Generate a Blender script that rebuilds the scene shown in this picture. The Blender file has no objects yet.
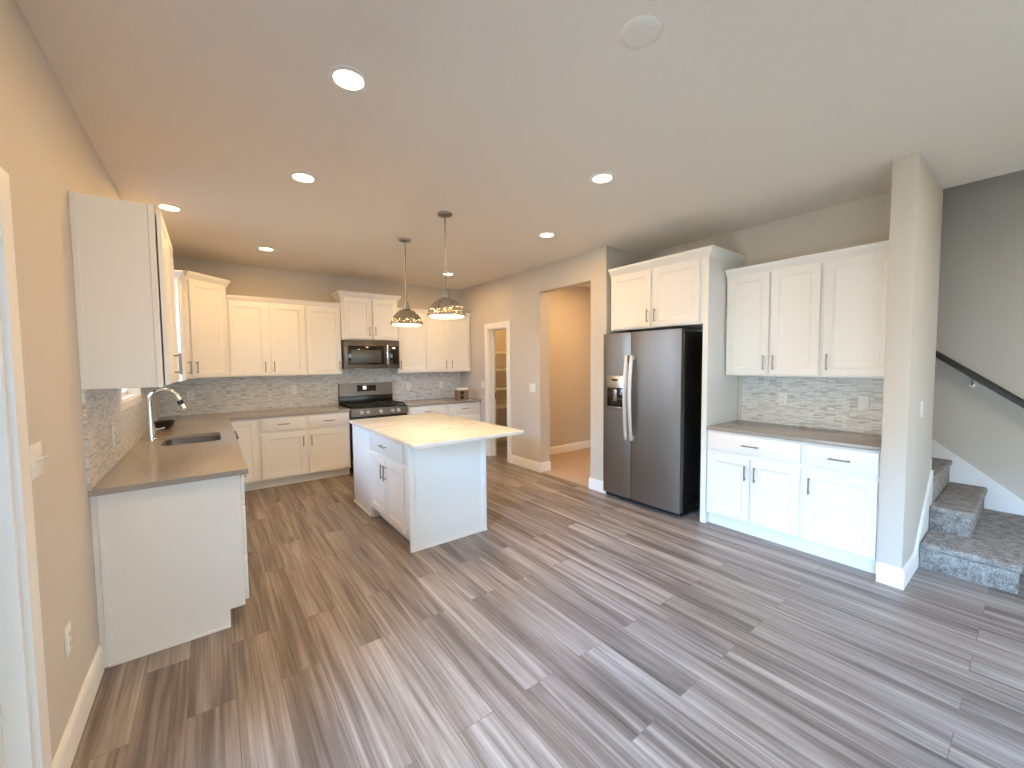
import bpy, bmesh, math, random
from mathutils import Vector, Matrix
random.seed(7)
S = bpy.context.scene
C = S.collection
PI = math.pi

# ------------------------------------------------------------------ camera, world, light, exposure
YAW, PITCH, ROLL, FPX = -0.6443, -0.0526, -0.0095, 401.5
cam = bpy.data.cameras.new('camera'); camo = bpy.data.objects.new('camera', cam); C.objects.link(camo)
cam.sensor_fit = 'HORIZONTAL'; cam.sensor_width = 36; cam.lens = FPX / 1024 * 36
cam.clip_start = 0.05; cam.clip_end = 200
fw = Vector((-math.sin(YAW) * math.cos(PITCH), math.cos(YAW) * math.cos(PITCH), math.sin(PITCH)))
rt = Vector((math.cos(YAW), math.sin(YAW), 0)); up = rt.cross(fw)
r2 = rt * math.cos(ROLL) + up * math.sin(ROLL); u2 = up * math.cos(ROLL) - rt * math.sin(ROLL)
M = Matrix((r2, u2, -fw)).transposed().to_4x4(); M.translation = Vector((0.4954, -6.2725, 1.5137))
camo.matrix_world = M
S.camera = camo
S.view_settings.view_transform = 'Standard'; S.view_settings.look = 'None'
S.view_settings.gamma = 1; S.view_settings.use_curve_mapping = False
S.view_settings.exposure = 0.05

W = bpy.data.worlds.new('sky'); S.world = W; W.use_nodes = True
W.node_tree.nodes['Background'].inputs[0].default_value = (0.70, 0.89, 1.0, 1)
W.node_tree.nodes['Background'].inputs[1].default_value = 9.8

def area(name, loc, rot, sx, sy, power, col, shape='RECTANGLE', parent=None):
    l = bpy.data.lights.new(name, 'AREA'); l.shape = shape; l.size = sx
    if shape in ('RECTANGLE', 'ELLIPSE'): l.size_y = sy
    l.energy = power; l.color = col
    o = bpy.data.objects.new(name, l); C.objects.link(o)
    o.location = loc; o.rotation_euler = rot
    if parent: o.parent = parent
    return o
DAY = (0.18, 0.50, 1.0)
WARM = (1.0, 0.60, 0.22)
PEND = (1.0, 0.80, 0.48)
P_PATIO, P_SIDE, P_SINK, P_CAN, P_PEND, P_REAR = 1700, 4000, 100, 11, 6, 6
# open sky outside the patio door, the sink window and an added side window, high up beyond the garden and facing down into the room
def sky(name, loc, aim, sx, sy, power):
    d = (Vector(aim) - Vector(loc)).normalized()
    return area(name, loc, d.to_track_quat('-Z', 'Y').to_euler(), sx, sy, power, DAY)
sky('daylight_patio', (-3.4, -5.6, 4.0), (0, -5.3, 1.1), 4.0, 3.0, P_PATIO)
sky('side_window_fill', (-3.4, -8.6, 4.3), (0, -7.8, 1.5), 3.0, 3.0, P_SIDE)  # fill lamp outside the added side window, cools the island front
sky('daylight_sink', (-0.9, -2.12, 2.3), (0, -2.12, 1.7), 1.0, 1.0, P_SINK)
# ceiling lamps of the living area behind the camera
for lx in (1.6, 4.2):
    for ly in (-6.9, -8.5): area('living_lamp', (lx, ly, 2.79), (0, 0, 0), .15, .15, P_REAR, WARM, 'DISK')

# ------------------------------------------------------------------ helpers
def srgb(r, g, b):
    f = lambda c: (c / 255 / 12.92) if c <= 10 else ((c / 255 + .055) / 1.055) ** 2.4
    return (f(r), f(g), f(b), 1)

class NT:
    def __init__(s, name):
        s.m = bpy.data.materials.new(name); s.m.use_nodes = True; s.t = s.m.node_tree; s.n = s.t.nodes
        s.b = s.n['Principled BSDF']
    def new(s, typ, **kw):
        n = s.n.new(typ)
        for k, v in kw.items():
            if k in n.inputs: n.inputs[k].default_value = v
            else: setattr(n, k, v)
        return n
    def link(s, a, b): s.t.links.new(a, b)
    def set(s, **kw):
        for k, v in kw.items(): s.b.inputs[k.replace('_', ' ')].default_value = v
        return s
    def math(s, op, a, b=None):
        n = s.new('ShaderNodeMath', operation=op)
        for i, v in enumerate((a, b)):
            if v is None: continue
            if isinstance(v, (int, float)): n.inputs[i].default_value = v
            else: s.link(v, n.inputs[i])
        return n.outputs[0]
    def ramp(s, fac, stops):
        r = s.new('ShaderNodeValToRGB'); e = r.color_ramp.elements
        while len(e) < len(stops): e.new(0.5)
        for el, (p, c) in zip(e, stops): el.position = p; el.color = c
        s.link(fac, r.inputs[0]); return r.outputs[0]
    def bump(s, h, strength, dist=0.002):
        n = s.new('ShaderNodeBump'); n.inputs['Strength'].default_value = strength; n.inputs['Distance'].default_value = dist
        s.link(h, n.inputs['Height']); s.link(n.outputs[0], s.b.inputs['Normal'])

def plain(name, col, rough=0.5, metal=0.0, noise=None, **kw):
    t = NT(name); t.set(Base_Color=col, Roughness=rough, Metallic=metal, **kw)
    if noise:
        sc, st, di = noise
        g = t.new('ShaderNodeNewGeometry'); n = t.new('ShaderNodeTexNoise', Scale=sc, Detail=3.0)
        t.link(g.outputs['Position'], n.inputs['Vector']); t.bump(n.outputs[0], st, di)
    return t.m

def emis(name, col, strength):
    t = NT(name); t.set(Base_Color=(0.8, 0.8, 0.8, 1), Emission_Color=col, Emission_Strength=strength); return t.m

def brushed(name, col, rough, axis='z'):
    t = NT(name); t.set(Metallic=1.0, Roughness=rough)
    g = t.new('ShaderNodeTexCoord'); mp = t.new('ShaderNodeMapping')
    mp.inputs['Scale'].default_value = (400, 400, 4) if axis == 'z' else (4, 4, 400)
    t.link(g.outputs['Object'], mp.inputs[0]); n = t.new('ShaderNodeTexNoise', Scale=1.0, Detail=2.0); t.link(mp.outputs[0], n.inputs['Vector'])
    c2 = tuple(c * 0.86 for c in col[:3]) + (1,)
    t.link(t.ramp(n.outputs[0], [(0.3, c2), (0.7, col)]), t.b.inputs['Base Color'])
    return t.m

MT = {}
MT['wall'] = plain('wall_paint', srgb(205, 197, 186), 0.75, noise=(140, 0.25, 0.002))
MT['ceiling'] = plain('ceiling_paint', srgb(233, 225, 215), 0.85, noise=(70, 0.5, 0.004))
MT['trim'] = plain('trim_paint', srgb(238, 236, 232), 0.4)
MT['cab'] = plain('cabinet_paint', srgb(236, 234, 230), 0.38)
MT['nickel'] = plain('satin_nickel', srgb(150, 145, 140), 0.32, 1.0)
MT['chrome'] = plain('chrome', srgb(205, 203, 200), 0.16, 1.0)
MT['steel'] = brushed('stainless', srgb(178, 174, 170), 0.28, 'y')
MT['steel_sink'] = plain('sink_steel', srgb(150, 146, 142), 0.36, 1.0)
MT['alu'] = plain('satin_aluminium', srgb(225, 221, 215), 0.5, 0.85)
MT['slate'] = brushed('slate_steel', srgb(150, 149, 150), 0.40, 'z')
MT['slate2'] = brushed('slate_steel_side', srgb(112, 106, 100), 0.36, 'y')
MT['black'] = plain('black_enamel', (0.006, 0.006, 0.007, 1), 0.25)
MT['blackm'] = plain('black_matte', (0.009, 0.009, 0.010, 1), 0.55)
MT['glass_black'] = plain('black_glass', (0.01, 0.01, 0.012, 1), 0.08)
MT['white_pl'] = plain('white_plastic', srgb(235, 233, 228), 0.35)
MT['rail'] = plain('dark_wood', srgb(26, 18, 16), 0.42)
MT['bowl'] = plain('dark_glaze', srgb(40, 32, 28), 0.3)
MT['shade_in'] = plain('white_enamel', srgb(245, 240, 230), 0.4)
MT['lamp'] = emis('lamp_lens', (1.0, 0.72, 0.42, 1), 14.0)
MT['lampp'] = emis('pendant_glow', (1.0, 0.78, 0.46, 1), 3.0)
MT['display'] = emis('clock_display', (1.0, 0.93, 0.8, 1), 0.8)
MT['tan_box'] = plain('tan_wood', srgb(132, 108, 88), 0.5)

def mat_floor():
    t = NT('vinyl_plank')
    g = t.new('ShaderNodeNewGeometry'); sx = t.new('ShaderNodeSeparateXYZ'); t.link(g.outputs['Position'], sx.inputs[0])
    cb = t.new('ShaderNodeCombineXYZ'); t.link(sx.outputs['Y'], cb.inputs[0]); t.link(sx.outputs['X'], cb.inputs[1])
    br = t.new('ShaderNodeTexBrick', offset=0.37, offset_frequency=2, squash=1.0)
    br.inputs['Scale'].default_value = 1.0; br.inputs['Brick Width'].default_value = 1.22; br.inputs['Row Height'].default_value = 0.178
    br.inputs['Mortar Size'].default_value = 0.0012; br.inputs['Mortar Smooth'].default_value = 0.0; br.inputs['Bias'].default_value = 0.0
    br.inputs['Color1'].default_value = (0, 0, 0, 1); br.inputs['Color2'].default_value = (1, 1, 1, 1); br.inputs['Mortar'].default_value = (0.5, 0.5, 0.5, 1)
    t.link(cb.outputs[0], br.inputs['Vector'])
    rnd = t.new('ShaderNodeSeparateColor'); t.link(br.outputs['Color'], rnd.inputs[0]); r = rnd.outputs[0]
    def grain(sc_x, sc_y, scale, detail, wmul, dist=0.0):
        m = t.new('ShaderNodeMapping'); m.inputs['Scale'].default_value = (sc_x, sc_y, 1); t.link(g.outputs['Position'], m.inputs[0])
        n = t.new('ShaderNodeTexNoise', noise_dimensions='4D'); n.inputs['Scale'].default_value = scale; n.inputs['Detail'].default_value = detail
        n.inputs['Distortion'].default_value = dist
        t.link(m.outputs[0], n.inputs['Vector']); t.link(t.math('MULTIPLY', r, wmul), n.inputs['W']); return n.outputs[0]
    broad = grain(11, 0.55, 1.0, 3.0, 37.0, 0.6)
    fine = grain(70, 1.6, 1.0, 4.0, 61.0, 0.3)
    vein = grain(26, 1.1, 1.0, 5.0, 91.0, 1.2)
    v = t.math('ADD', t.math('MULTIPLY', broad, 0.40), t.math('MULTIPLY', fine, 0.24))
    v = t.math('ADD', v, t.math('MULTIPLY', vein, 0.32))
    chat = grain(9, 46, 1.0, 2.0, 23.0, 1.5)
    v = t.math('ADD', v, t.math('MULTIPLY', chat, 0.022))
    v = t.math('ADD', v, t.math('MULTIPLY', t.math('SUBTRACT', r, 0.5), 0.05))
    col = t.ramp(v, [(0.36, srgb(84, 74, 69)), (0.45, srgb(116, 105, 99)), (0.53, srgb(148, 137, 130)), (0.65, srgb(186, 175, 168))])
    mx = t.new('ShaderNodeMixRGB', blend_type='MULTIPLY'); t.link(t.math('MULTIPLY', br.outputs['Fac'], 0.55), mx.inputs[0]); t.link(col, mx.inputs[1]); mx.inputs[2].default_value = (0.25, 0.22, 0.2, 1)
    t.link(mx.outputs[0], t.b.inputs['Base Color'])
    t.link(t.math('ADD', t.math('MULTIPLY', fine, 0.16), 0.30), t.b.inputs['Roughness'])
    t.bump(t.math('SUBTRACT', fine, t.math('MULTIPLY', br.outputs['Fac'], 2.0)), 0.15, 0.002)
    return t.m
MT['floor'] = mat_floor()

def mat_tile(axis):
    t = NT('glass_mosaic_' + axis)
    g = t.new('ShaderNodeNewGeometry'); sx = t.new('ShaderNodeSeparateXYZ'); t.link(g.outputs['Position'], sx.inputs[0])
    cb = t.new('ShaderNodeCombineXYZ'); t.link(sx.outputs['X' if axis == 'x' else 'Y'], cb.inputs[0]); t.link(sx.outputs['Z'], cb.inputs[1])
    def brick(w, h, off, sh):
        b = t.new('ShaderNodeTexBrick', offset=off, offset_frequency=3, squash=1.5, squash_frequency=3)
        for k, v in (('Scale', 1.0), ('Brick Width', w), ('Row Height', h), ('Mortar Size', 0.0009), ('Mortar Smooth', 0.2), ('Bias', 0.0)): b.inputs[k].default_value = v
        b.inputs['Color1'].default_value = (0, 0, 0, 1); b.inputs['Color2'].default_value = (1, 1, 1, 1); b.inputs['Mortar'].default_value = (0.5, 0.5, 0.5, 1)
        t.link(cb.outputs[0], b.inputs['Vector']); s = t.new('ShaderNodeSeparateColor'); t.link(b.outputs['Color'], s.inputs[0]); return s.outputs[0], b.outputs['Fac']
    r, fac = brick(0.05, 0.0115, 0.43, 0)
    n = t.new('ShaderNodeTexNoise', noise_dimensions='4D', Scale=22.0, Detail=3.0); t.link(cb.outputs[0], n.inputs['Vector']); t.link(t.math('MULTIPLY', r, 50.0), n.inputs['W'])
    v = t.math('ADD', t.math('MULTIPLY', r, 0.55), t.math('MULTIPLY', n.outputs[0], 0.45))
    col = t.ramp(v, [(0.16, srgb(166, 162, 156)), (0.34, srgb(204, 201, 197)), (0.5, srgb(219, 218, 215)), (0.72, srgb(227, 226, 224)), (0.9, srgb(238, 238, 236))])
    mx = t.new('ShaderNodeMixRGB'); t.link(fac, mx.inputs[0]); t.link(col, mx.inputs[1]); mx.inputs[2].default_value = srgb(176, 172, 165)
    t.link(mx.outputs[0], t.b.inputs['Base Color'])
    t.link(t.math('ADD', t.math('MULTIPLY', r, 0.04), 0.33), t.b.inputs['Roughness'])
    t.bump(t.math('SUBTRACT', 1.0, fac), 0.35, 0.0008)
    return t.m
MT['tile_x'] = mat_tile('x'); MT['tile_y'] = mat_tile('y')

def mat_quartz(name, a, b, scale, rough):
    t = NT(name); t.set(Roughness=rough)
    g = t.new('ShaderNodeNewGeometry'); n = t.new('ShaderNodeTexNoise', Scale=scale, Detail=6.0); t.link(g.outputs['Position'], n.inputs['Vector'])
    t.link(t.ramp(n.outputs[0], [(0.35, a), (0.65, b)]), t.b.inputs['Base Color']); return t.m
MT['quartz'] = mat_quartz('grey_quartz', srgb(146, 138, 132), srgb(167, 160, 153), 160.0, 0.16)
def mat_marble():
    t = NT('veined_white_quartz'); t.set(Roughness=0.18)
    g = t.new('ShaderNodeNewGeometry'); mp = t.new('ShaderNodeMapping'); mp.inputs['Rotation'].default_value = (0, 0, 0.5); mp.inputs['Scale'].default_value = (1.1, 2.6, 1)
    t.link(g.outputs['Position'], mp.inputs[0]); n = t.new('ShaderNodeTexNoise', Scale=1.3, Detail=7.0, Distortion=1.2); t.link(mp.outputs[0], n.inputs['Vector'])
    v = t.math('ABSOLUTE', t.math('SUBTRACT', n.outputs[0], 0.5))
    t.link(t.ramp(v, [(0.0, srgb(198, 189, 176)), (0.010, srgb(214, 206, 194)), (0.035, srgb(220, 213, 201))]), t.b.inputs['Base Color']); return t.m
MT['marble'] = mat_marble()
def mat_carpet(name, a, b):
    t = NT(name); t.set(Roughness=1.0)
    g = t.new('ShaderNodeNewGeometry'); n = t.new('ShaderNodeTexNoise', Scale=150.0, Detail=4.0); t.link(g.outputs['Position'], n.inputs['Vector'])
    n2 = t.new('ShaderNodeTexNoise', Scale=22.0, Detail=3.0); t.link(g.outputs['Position'], n2.inputs['Vector'])
    v = t.math('ADD', t.math('MULTIPLY', n.outputs[0], 0.6), t.math('MULTIPLY', n2.outputs[0], 0.4))
    t.link(t.ramp(v, [(0.36, a), (0.64, b)]), t.b.inputs['Base Color']); t.bump(n.outputs[0], 0.9, 0.012); return t.m
MT['carpet'] = mat_carpet('stair_carpet', srgb(108, 100, 94), srgb(196, 188, 180))
MT['hall_floor'] = mat_carpet('hall_carpet', srgb(180, 160, 140), srgb(205, 186, 165))
def mat_glass():
    t = NT('window_glass'); n = t.n; tr = n.new('ShaderNodeBsdfTransparent'); gl = n.new('ShaderNodeBsdfGlossy'); gl.inputs['Roughness'].default_value = 0.02
    fr = n.new('ShaderNodeFresnel'); mx = n.new('ShaderNodeMixShader'); t.link(fr.outputs[0], mx.inputs[0]); t.link(tr.outputs[0], mx.inputs[1]); t.link(gl.outputs[0], mx.inputs[2])
    t.link(mx.outputs[0], n['Material Output'].inputs['Surface']); return t.m
MT['glass'] = mat_glass()
MT['bounce'] = mat_carpet('ground_bounce', srgb(178, 152, 122), srgb(204, 178, 146))  # outdoor ground tone, chosen to bounce warm light onto the ceiling

class MB:
    def __init__(s): s.bm = bmesh.new()
    def box(s, x0, x1, y0, y1, z0, z1, bev=0.0, seg=2):
        r = bmesh.ops.create_cube(s.bm, size=1.0)
        for v in r['verts']:
            v.co = Vector(((x0 + x1) / 2 + v.co.x * (x1 - x0), (y0 + y1) / 2 + v.co.y * (y1 - y0), (z0 + z1) / 2 + v.co.z * (z1 - z0)))
        if bev > 0:
            es = list({e for v in r['verts'] for e in v.link_edges})
            bmesh.ops.bevel(s.bm, geom=es, offset=bev, segments=seg, affect='EDGES', profile=0.5, clamp_overlap=True)
        return s
    def ring(s, c, ax, r, n):
        ax = Vector(ax).normalized(); a = ax.orthogonal().normalized(); b = ax.cross(a)
        return [s.bm.verts.new(Vector(c) + a * r * math.cos(2 * PI * i / n) + b * r * math.sin(2 * PI * i / n)) for i in range(n)]
    def bridge(s, A, B):
        n = len(A)
        for i in range(n): s.bm.faces.new((A[i], A[(i + 1) % n], B[(i + 1) % n], B[i]))
    def cyl(s, p0, p1, r0, r1=None, n=20, caps=True):
        r1 = r0 if r1 is None else r1; ax = Vector(p1) - Vector(p0)
        A = s.ring(p0, ax, r0, n); B = s.ring(p1, ax, r1, n); s.bridge(A, B)
        if caps: s.bm.faces.new(A[::-1]); s.bm.faces.new(B)
        return s
    def tube(s, pts, rad, n=14):
        pts = [Vector(p) for p in pts]; rads = rad if isinstance(rad, (list, tuple)) else [rad] * len(pts)
        a = None; prev = None; first = None
        for i, p in enumerate(pts):
            t = (pts[min(i + 1, len(pts) - 1)] - pts[max(i - 1, 0)]).normalized()
            a = t.orthogonal().normalized() if a is None else (a - t * a.dot(t)).normalized()
            b = t.cross(a)
            R = [s.bm.verts.new(p + a * rads[i] * math.cos(2 * PI * k / n) + b * rads[i] * math.sin(2 * PI * k / n)) for k in range(n)]
            if prev: s.bridge(prev, R)
            else: first = R
            prev = R
        s.bm.faces.new(first[::-1]); s.bm.faces.new(prev); return s
    def lathe(s, prof, c=(0, 0, 0), n=40, flute=0, amp=0.0):
        prev = None
        for (r, z) in prof:
            R = []
            for i in range(n):
                th = 2 * PI * i / n; rr = r * (1 + amp * (math.cos(flute * th) if flute else 0))
                R.append(s.bm.verts.new((c[0] + rr * math.cos(th), c[1] + rr * math.sin(th), c[2] + z)))
            if prev: s.bridge(prev, R)
            prev = R
        return s
    def disc(s, c, r, n=32, flip=False):
        R = s.ring(c, (0, 0, 1), r, n); s.bm.faces.new(R[::-1] if flip else R); return s
    def prism(s, poly, d0, d1, plane='yz', holes=()):
        """extrude a 2D polygon (with holes) along the remaining axis"""
        def P(a, b, d): return {'yz': (d, a, b), 'xz': (a, d, b), 'xy': (a, b, d)}[plane]
        tmp = bmesh.new(); edges = []
        for loop in (poly,) + tuple(holes):
            vs = [tmp.verts.new(P(a, b, d0)) for a, b in loop]
            edges += [tmp.edges.new((vs[i], vs[(i + 1) % len(vs)])) for i in range(len(vs))]
        bmesh.ops.triangle_fill(tmp, edges=edges, use_beauty=True, use_dissolve=False)
        g = bmesh.ops.extrude_face_region(tmp, geom=list(tmp.faces))
        dv = Vector(P(0, 0, d1 - d0))
        for e in g['geom']:
            if isinstance(e, bmesh.types.BMVert): e.co += dv
        bmesh.ops.recalc_face_normals(tmp, faces=list(tmp.faces))
        bmesh.ops.dissolve_limit(tmp, angle_limit=0.001, verts=list(tmp.verts), edges=list(tmp.edges)) if not holes else None
        me = bpy.data.meshes.new('tmp'); tmp.to_mesh(me); tmp.free(); s.bm.from_mesh(me); bpy.data.meshes.remove(me); return s
    def sweep(s, path, prof, closed_ends=True):
        """sweep (out, z) profile along an xy path; outward is to the right of the path"""
        P = [Vector((p[0], p[1])) for p in path]; N = []
        for i in range(len(P) - 1):
            d = (P[i + 1] - P[i]).normalized(); N.append(Vector((d.y, -d.x)))
        rings = []
        for i, p in enumerate(P):
            if i == 0: m = N[0]
            elif i == len(P) - 1: m = N[-1]
            else:
                m = (N[i - 1] + N[i]); m = m / max(m.dot(N[i]), 0.2)
            rings.append([s.bm.verts.new((p.x + m.x * o, p.y + m.y * o, z)) for o, z in prof])
        for A, B in zip(rings, rings[1:]): s.bridge(A, B)
        s.bm.faces.new(rings[0][::-1]); s.bm.faces.new(rings[-1]); return s
    def done(s, name, mat, parent=None, smooth=True, angle=0.6, loc=None):
        bmesh.ops.recalc_face_normals(s.bm, faces=list(s.bm.faces))
        me = bpy.data.meshes.new(name); s.bm.to_mesh(me); s.bm.free(); me.materials.append(MT[mat] if isinstance(mat, str) else mat)
        if smooth:
            for p in me.polygons: p.use_smooth = True
            me.set_sharp_from_angle(angle=angle)
        o = bpy.data.objects.new(name, me); C.objects.link(o)
        if parent: o.parent = parent
        if loc: o.location = loc
        return o

def thing(name, label, cat, loc=(0, 0, 0), rz=0.0, group=None):
    o = bpy.data.objects.new(name, None); C.objects.link(o); o.location = loc; o.rotation_euler = (0, 0, rz); o.empty_display_size = 0.05
    o['label'] = label; o['category'] = cat
    if group: o['group'] = group
    return o
def tag(o, label, cat, group=None):
    o['label'] = label; o['category'] = cat
    if group: o['group'] = group
    return o
def struct(mb, name, mat, label=None, smooth=True):
    o = mb.done(name, mat, None, smooth); o['kind'] = 'structure'
    if label: o['label'] = label; o['category'] = name.split('_')[0]
    return o
def dup(root, loc, rz, label=None, group=None):
    r = root.copy(); C.objects.link(r); r.location = loc; r.rotation_euler = (0, 0, rz)
    if label: r['label'] = label
    if group: r['group'] = group
    for ch in list(root.children):
        c = ch.copy(); C.objects.link(c); c.parent = r
        if ch.type == 'LIGHT': continue
        for g in list(ch.children):
            d = g.copy(); C.objects.link(d); d.parent = c
    return r

# ------------------------------------------------------------------ room shell
H = 2.806
PX = 4.09          # pantry wall plane
PY = -3.268        # its end
FX = 4.75          # alcove back wall
CY0, CY1 = -5.748, -5.622   # stub wall
CX1 = 5.05
SX = 5.95          # stair wall
YF = -9.3          # wall behind the camera

struct(MB().box(-0.15, SX + .15, YF - .15, 0.15, -0.1, 0), 'floor', 'floor')
struct(MB().box(PX + .02, SX, -3.15, -1.45, 0.0, 0.006), 'floor_hall', 'hall_floor')
c = MB(); c.box(-0.15, CX1 - .03, YF - .15, 0.15, H, H + .3); c.box(CX1 - .03, SX, YF - .15, -7.6, H, H + .3); c.box(CX1 - .03, SX + .15, -3.2, .15, H, H + .3)
struct(c, 'ceiling', 'ceiling')
struct(MB().box(CX1 - .13, SX + .15, -7.7, -1.4, 5.2, 5.3), 'ceiling_stairwell', 'ceiling')
w = MB()
PYA, PYB, PZ = -4.39, -6.25, 2.03        # patio door opening
WYA, WYB, WZA, WZB = -1.68, -2.565, 1.268, 2.22   # sink window opening
WLA, WLB = -6.95, -8.65  # opening of an unseen window, added to let bluish light in
for y0, y1, z0, z1 in ((WLA, PYB, 0, H), (WLB, WLA, 0, .8), (WLB, WLA, 2.2, H), (YF - .15, WLB, 0, H), (PYB, PYA, PZ, H), (PYA, WYB, 0, H), (WYB, WYA, 0, WZA), (WYB, WYA, WZB, H), (WYA, .15, 0, H)):
    w.box(-0.15, 0, y0, y1, z0, z1)
struct(w, 'wall_left', 'wall')
struct(MB().box(0, SX + .15, 0, .15, 0, H), 'wall_back', 'wall')
DYA, DYB, DZ = -0.868, -1.376, 2.055     # pantry doorway
OYA, OYB, OZ = -2.13, -3.035, 2.467      # hall opening
w = MB()
for y0, y1, z0, z1 in ((DYA, 0, 0, H), (DYB, DYA, DZ, H), (OYA, DYB, 0, H), (OYB, OYA, OZ, H), (PY, OYB, 0, H)):
    w.box(PX, PX + .12, y0, y1, z0, z1)
w.box(PX + .12, FX, PY, PY + .118, 0, H); w.box(PX + .12, PX + .175, OYA, -1.45, 0, H)
struct(w, 'wall_right', 'wall')
struct(MB().box(FX, CX1, CY1, PY + .118, 0, H), 'wall_alcove', 'wall')
struct(MB().box(PX, CX1, CY0, CY1, 0, H, 0.006), 'wall_column', 'wall')
struct(MB().box(SX, SX + .15, YF - .15, 0, 0, 5.3), 'wall_stair', 'wall')
w = MB(); w.box(CX1 - .13, CX1 - .03, -7.7, -3.1, H + .3, 5.2); w.box(CX1 - .13, SX, -7.7, -7.6, H + .3, 5.2); w.box(CX1 - .13, SX, -3.2, -3.1, H + .3, 5.2)
struct(w, 'wall_stairwell', 'wall')
struct(MB().box(PX + .12, SX, -1.45, -1.39, 0, H), 'wall_hall', 'wall')
struct(MB().box(CX1, SX, -3.15, -3.15 + .1, 0, H), 'wall_hall_front', 'wall')
struct(MB().box(5.35, 5.45, -1.39, 0, 0, H), 'wall_pantry', 'wall')
w = MB()
FW = ((1.05, 2.75), (3.25, 4.95)); FZ0, FZ1 = 0.75, 2.25
xs = [-0.15, FW[0][0], FW[0][1], FW[1][0], FW[1][1], SX + .15]
for i in range(5):
    if i in (1, 3): w.box(xs[i], xs[i + 1], YF - .15, YF, 0, FZ0); w.box(xs[i], xs[i + 1], YF - .15, YF, FZ1, H)
    else: w.box(xs[i], xs[i + 1], YF - .15, YF, 0, H)
struct(w, 'wall_front', 'wall')
struct(MB().box(-14, 14, -24, 10, -0.3, -0.12), 'ground', 'bounce')  # unseen ground, coloured for its warm bounce into the room

# baseboards
BB = [(0, 0), (0.015, 0), (0.015, 0.105), (0.011, 0.122), (0.004, 0.133), (0, 0.133)]
struct(MB().sweep([(0.0, PYA + .085), (0.0, -3.495)], BB), 'baseboard_left', 'trim')
struct(MB().sweep([(0.0, YF), (0.0, PYB - .085)], BB), 'baseboard_left_front', 'trim')
struct(MB().sweep([(PX, DYB - .088), (PX, OYA), (PX + .175, OYA)], BB), 'baseboard_right', 'trim')
struct(MB().sweep([(PX + .12, OYB), (PX, OYB), (PX, PY), (PX + .3, PY)], BB), 'baseboard_right_corner', 'trim')
struct(MB().sweep([(PX + .12, -1.45), (SX, -1.45)], BB), 'baseboard_hall', 'trim')
struct(MB().sweep([(PX + .12, 0), (5.35, 0)], BB), 'baseboard_pantry', 'trim')
struct(MB().sweep([(PX, CY1 - .003), (PX, CY0), (PX + .40, CY0)], BB), 'baseboard_column', 'trim')
struct(MB().sweep([(SX, -6.2), (SX, YF)], BB), 'baseboard_stair', 'trim')
struct(MB().sweep([(SX, YF), (0, YF)], BB), 'baseboard_front', 'trim')

# door and window casings
def casing_x(name, x, sgn, ya, yb, z0, z1, wd, th=0.018, sill=False):
    """casing round an opening in a wall at plane x; sgn = direction it stands proud"""
    m = MB(); xa, xb = sorted((x, x + sgn * th))
    m.prism([(ya + wd, z0 - (wd if sill else 0)), (ya + wd, z1 + wd), (yb - wd, z1 + wd), (yb - wd, z0 - (wd if sill else 0))] if not sill else
            [(ya + wd, z0 - wd), (ya + wd, z1 + wd), (yb - wd, z1 + wd), (yb - wd, z0 - wd)], xa, xb, 'yz', holes=([(ya, z0), (ya, z1), (yb, z1), (yb, z0)],)) if sill else \
    m.prism([(ya + wd, z0), (ya + wd, z1 + wd), (yb - wd, z1 + wd), (yb - wd, z0), (yb, z0), (yb, z1), (ya, z1), (ya, z0)], xa, xb, 'yz')
    return struct(m, name, 'trim')
casing_x('trim_1', 0, 1, PYA, PYB, 0, PZ, 0.085)
casing_x('trim_2', PX, -1, DYA, DYB, 0, DZ, 0.088)
casing_x('trim_3', 0, 1, WYA, WYB, WZA, WZB, 0.05, sill=True)
# jamb linings
j = MB(); j.box(PX - .002, PX + .122, DYA, DYA - .016, 0, DZ); j.box(PX - .002, PX + .122, DYB, DYB + .016, 0, DZ); j.box(PX - .002, PX + .122, DYB, DYA, DZ - .016, DZ)
j.box(PX + .065, PX + .10, DYA - .016, DYA - .028, 0, DZ - .016); j.box(PX + .065, PX + .10, DYB + .016, DYB + .028, 0, DZ - .016)
struct(j, 'trim_4', 'trim')
j = MB(); j.box(-.15, 0.002, PYA, PYA - .02, 0, PZ); j.box(-.15, .002, PYB, PYB + .02, 0, PZ); j.box(-.15, .002, PYB, PYA, PZ - .02, PZ); j.box(-.15, .002, PYB, PYA, 0, .025)
struct(j, 'trim_5', 'trim')
j = MB(); j.box(-.15, 0.002, WYA, WYA - .015, WZA, WZB); j.box(-.15, .002, WYB, WYB + .015, WZA, WZB); j.box(-.15, .002, WYB, WYA, WZB - .015, WZB); j.box(-.15, .002, WYB, WYA, WZA, WZA + .015)
struct(j, 'trim_6', 'trim')
# sink window: sash frame and glass
def window_x(n, x0, x1, ya, yb, z0, z1, fr, mull):
    f = MB(); f.box(x0, x1, ya, ya - fr, z0, z1); f.box(x0, x1, yb, yb + fr, z0, z1); f.box(x0, x1, yb, ya, z1 - fr, z1); f.box(x0, x1, yb, ya, z0, z0 + fr)
    for mz in mull.get('z', ()): f.box(x0, x1, yb, ya, mz - fr / 2, mz + fr / 2)
    for my in mull.get('y', ()): f.box(x0, x1, my - fr / 2, my + fr / 2, z0, z1)
    o = struct(f, n, 'trim'); xm = (x0 + x1) / 2
    g = MB().box(xm - .004, xm + .004, yb + fr, ya - fr, z0 + fr, z1 - fr).done('window_glass', 'glass', o); return o
window_x('window_1', -.11, -.06, WYA - .015, WYB + .015, WZA + .015, WZB - .015, 0.03, {'z': (1.72,)})
door = window_x('door_1', -.10, -.05, PYA - .02, PYB + .02, 0.025, PZ - .02, 0.075, {'y': (-5.3,)})
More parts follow.
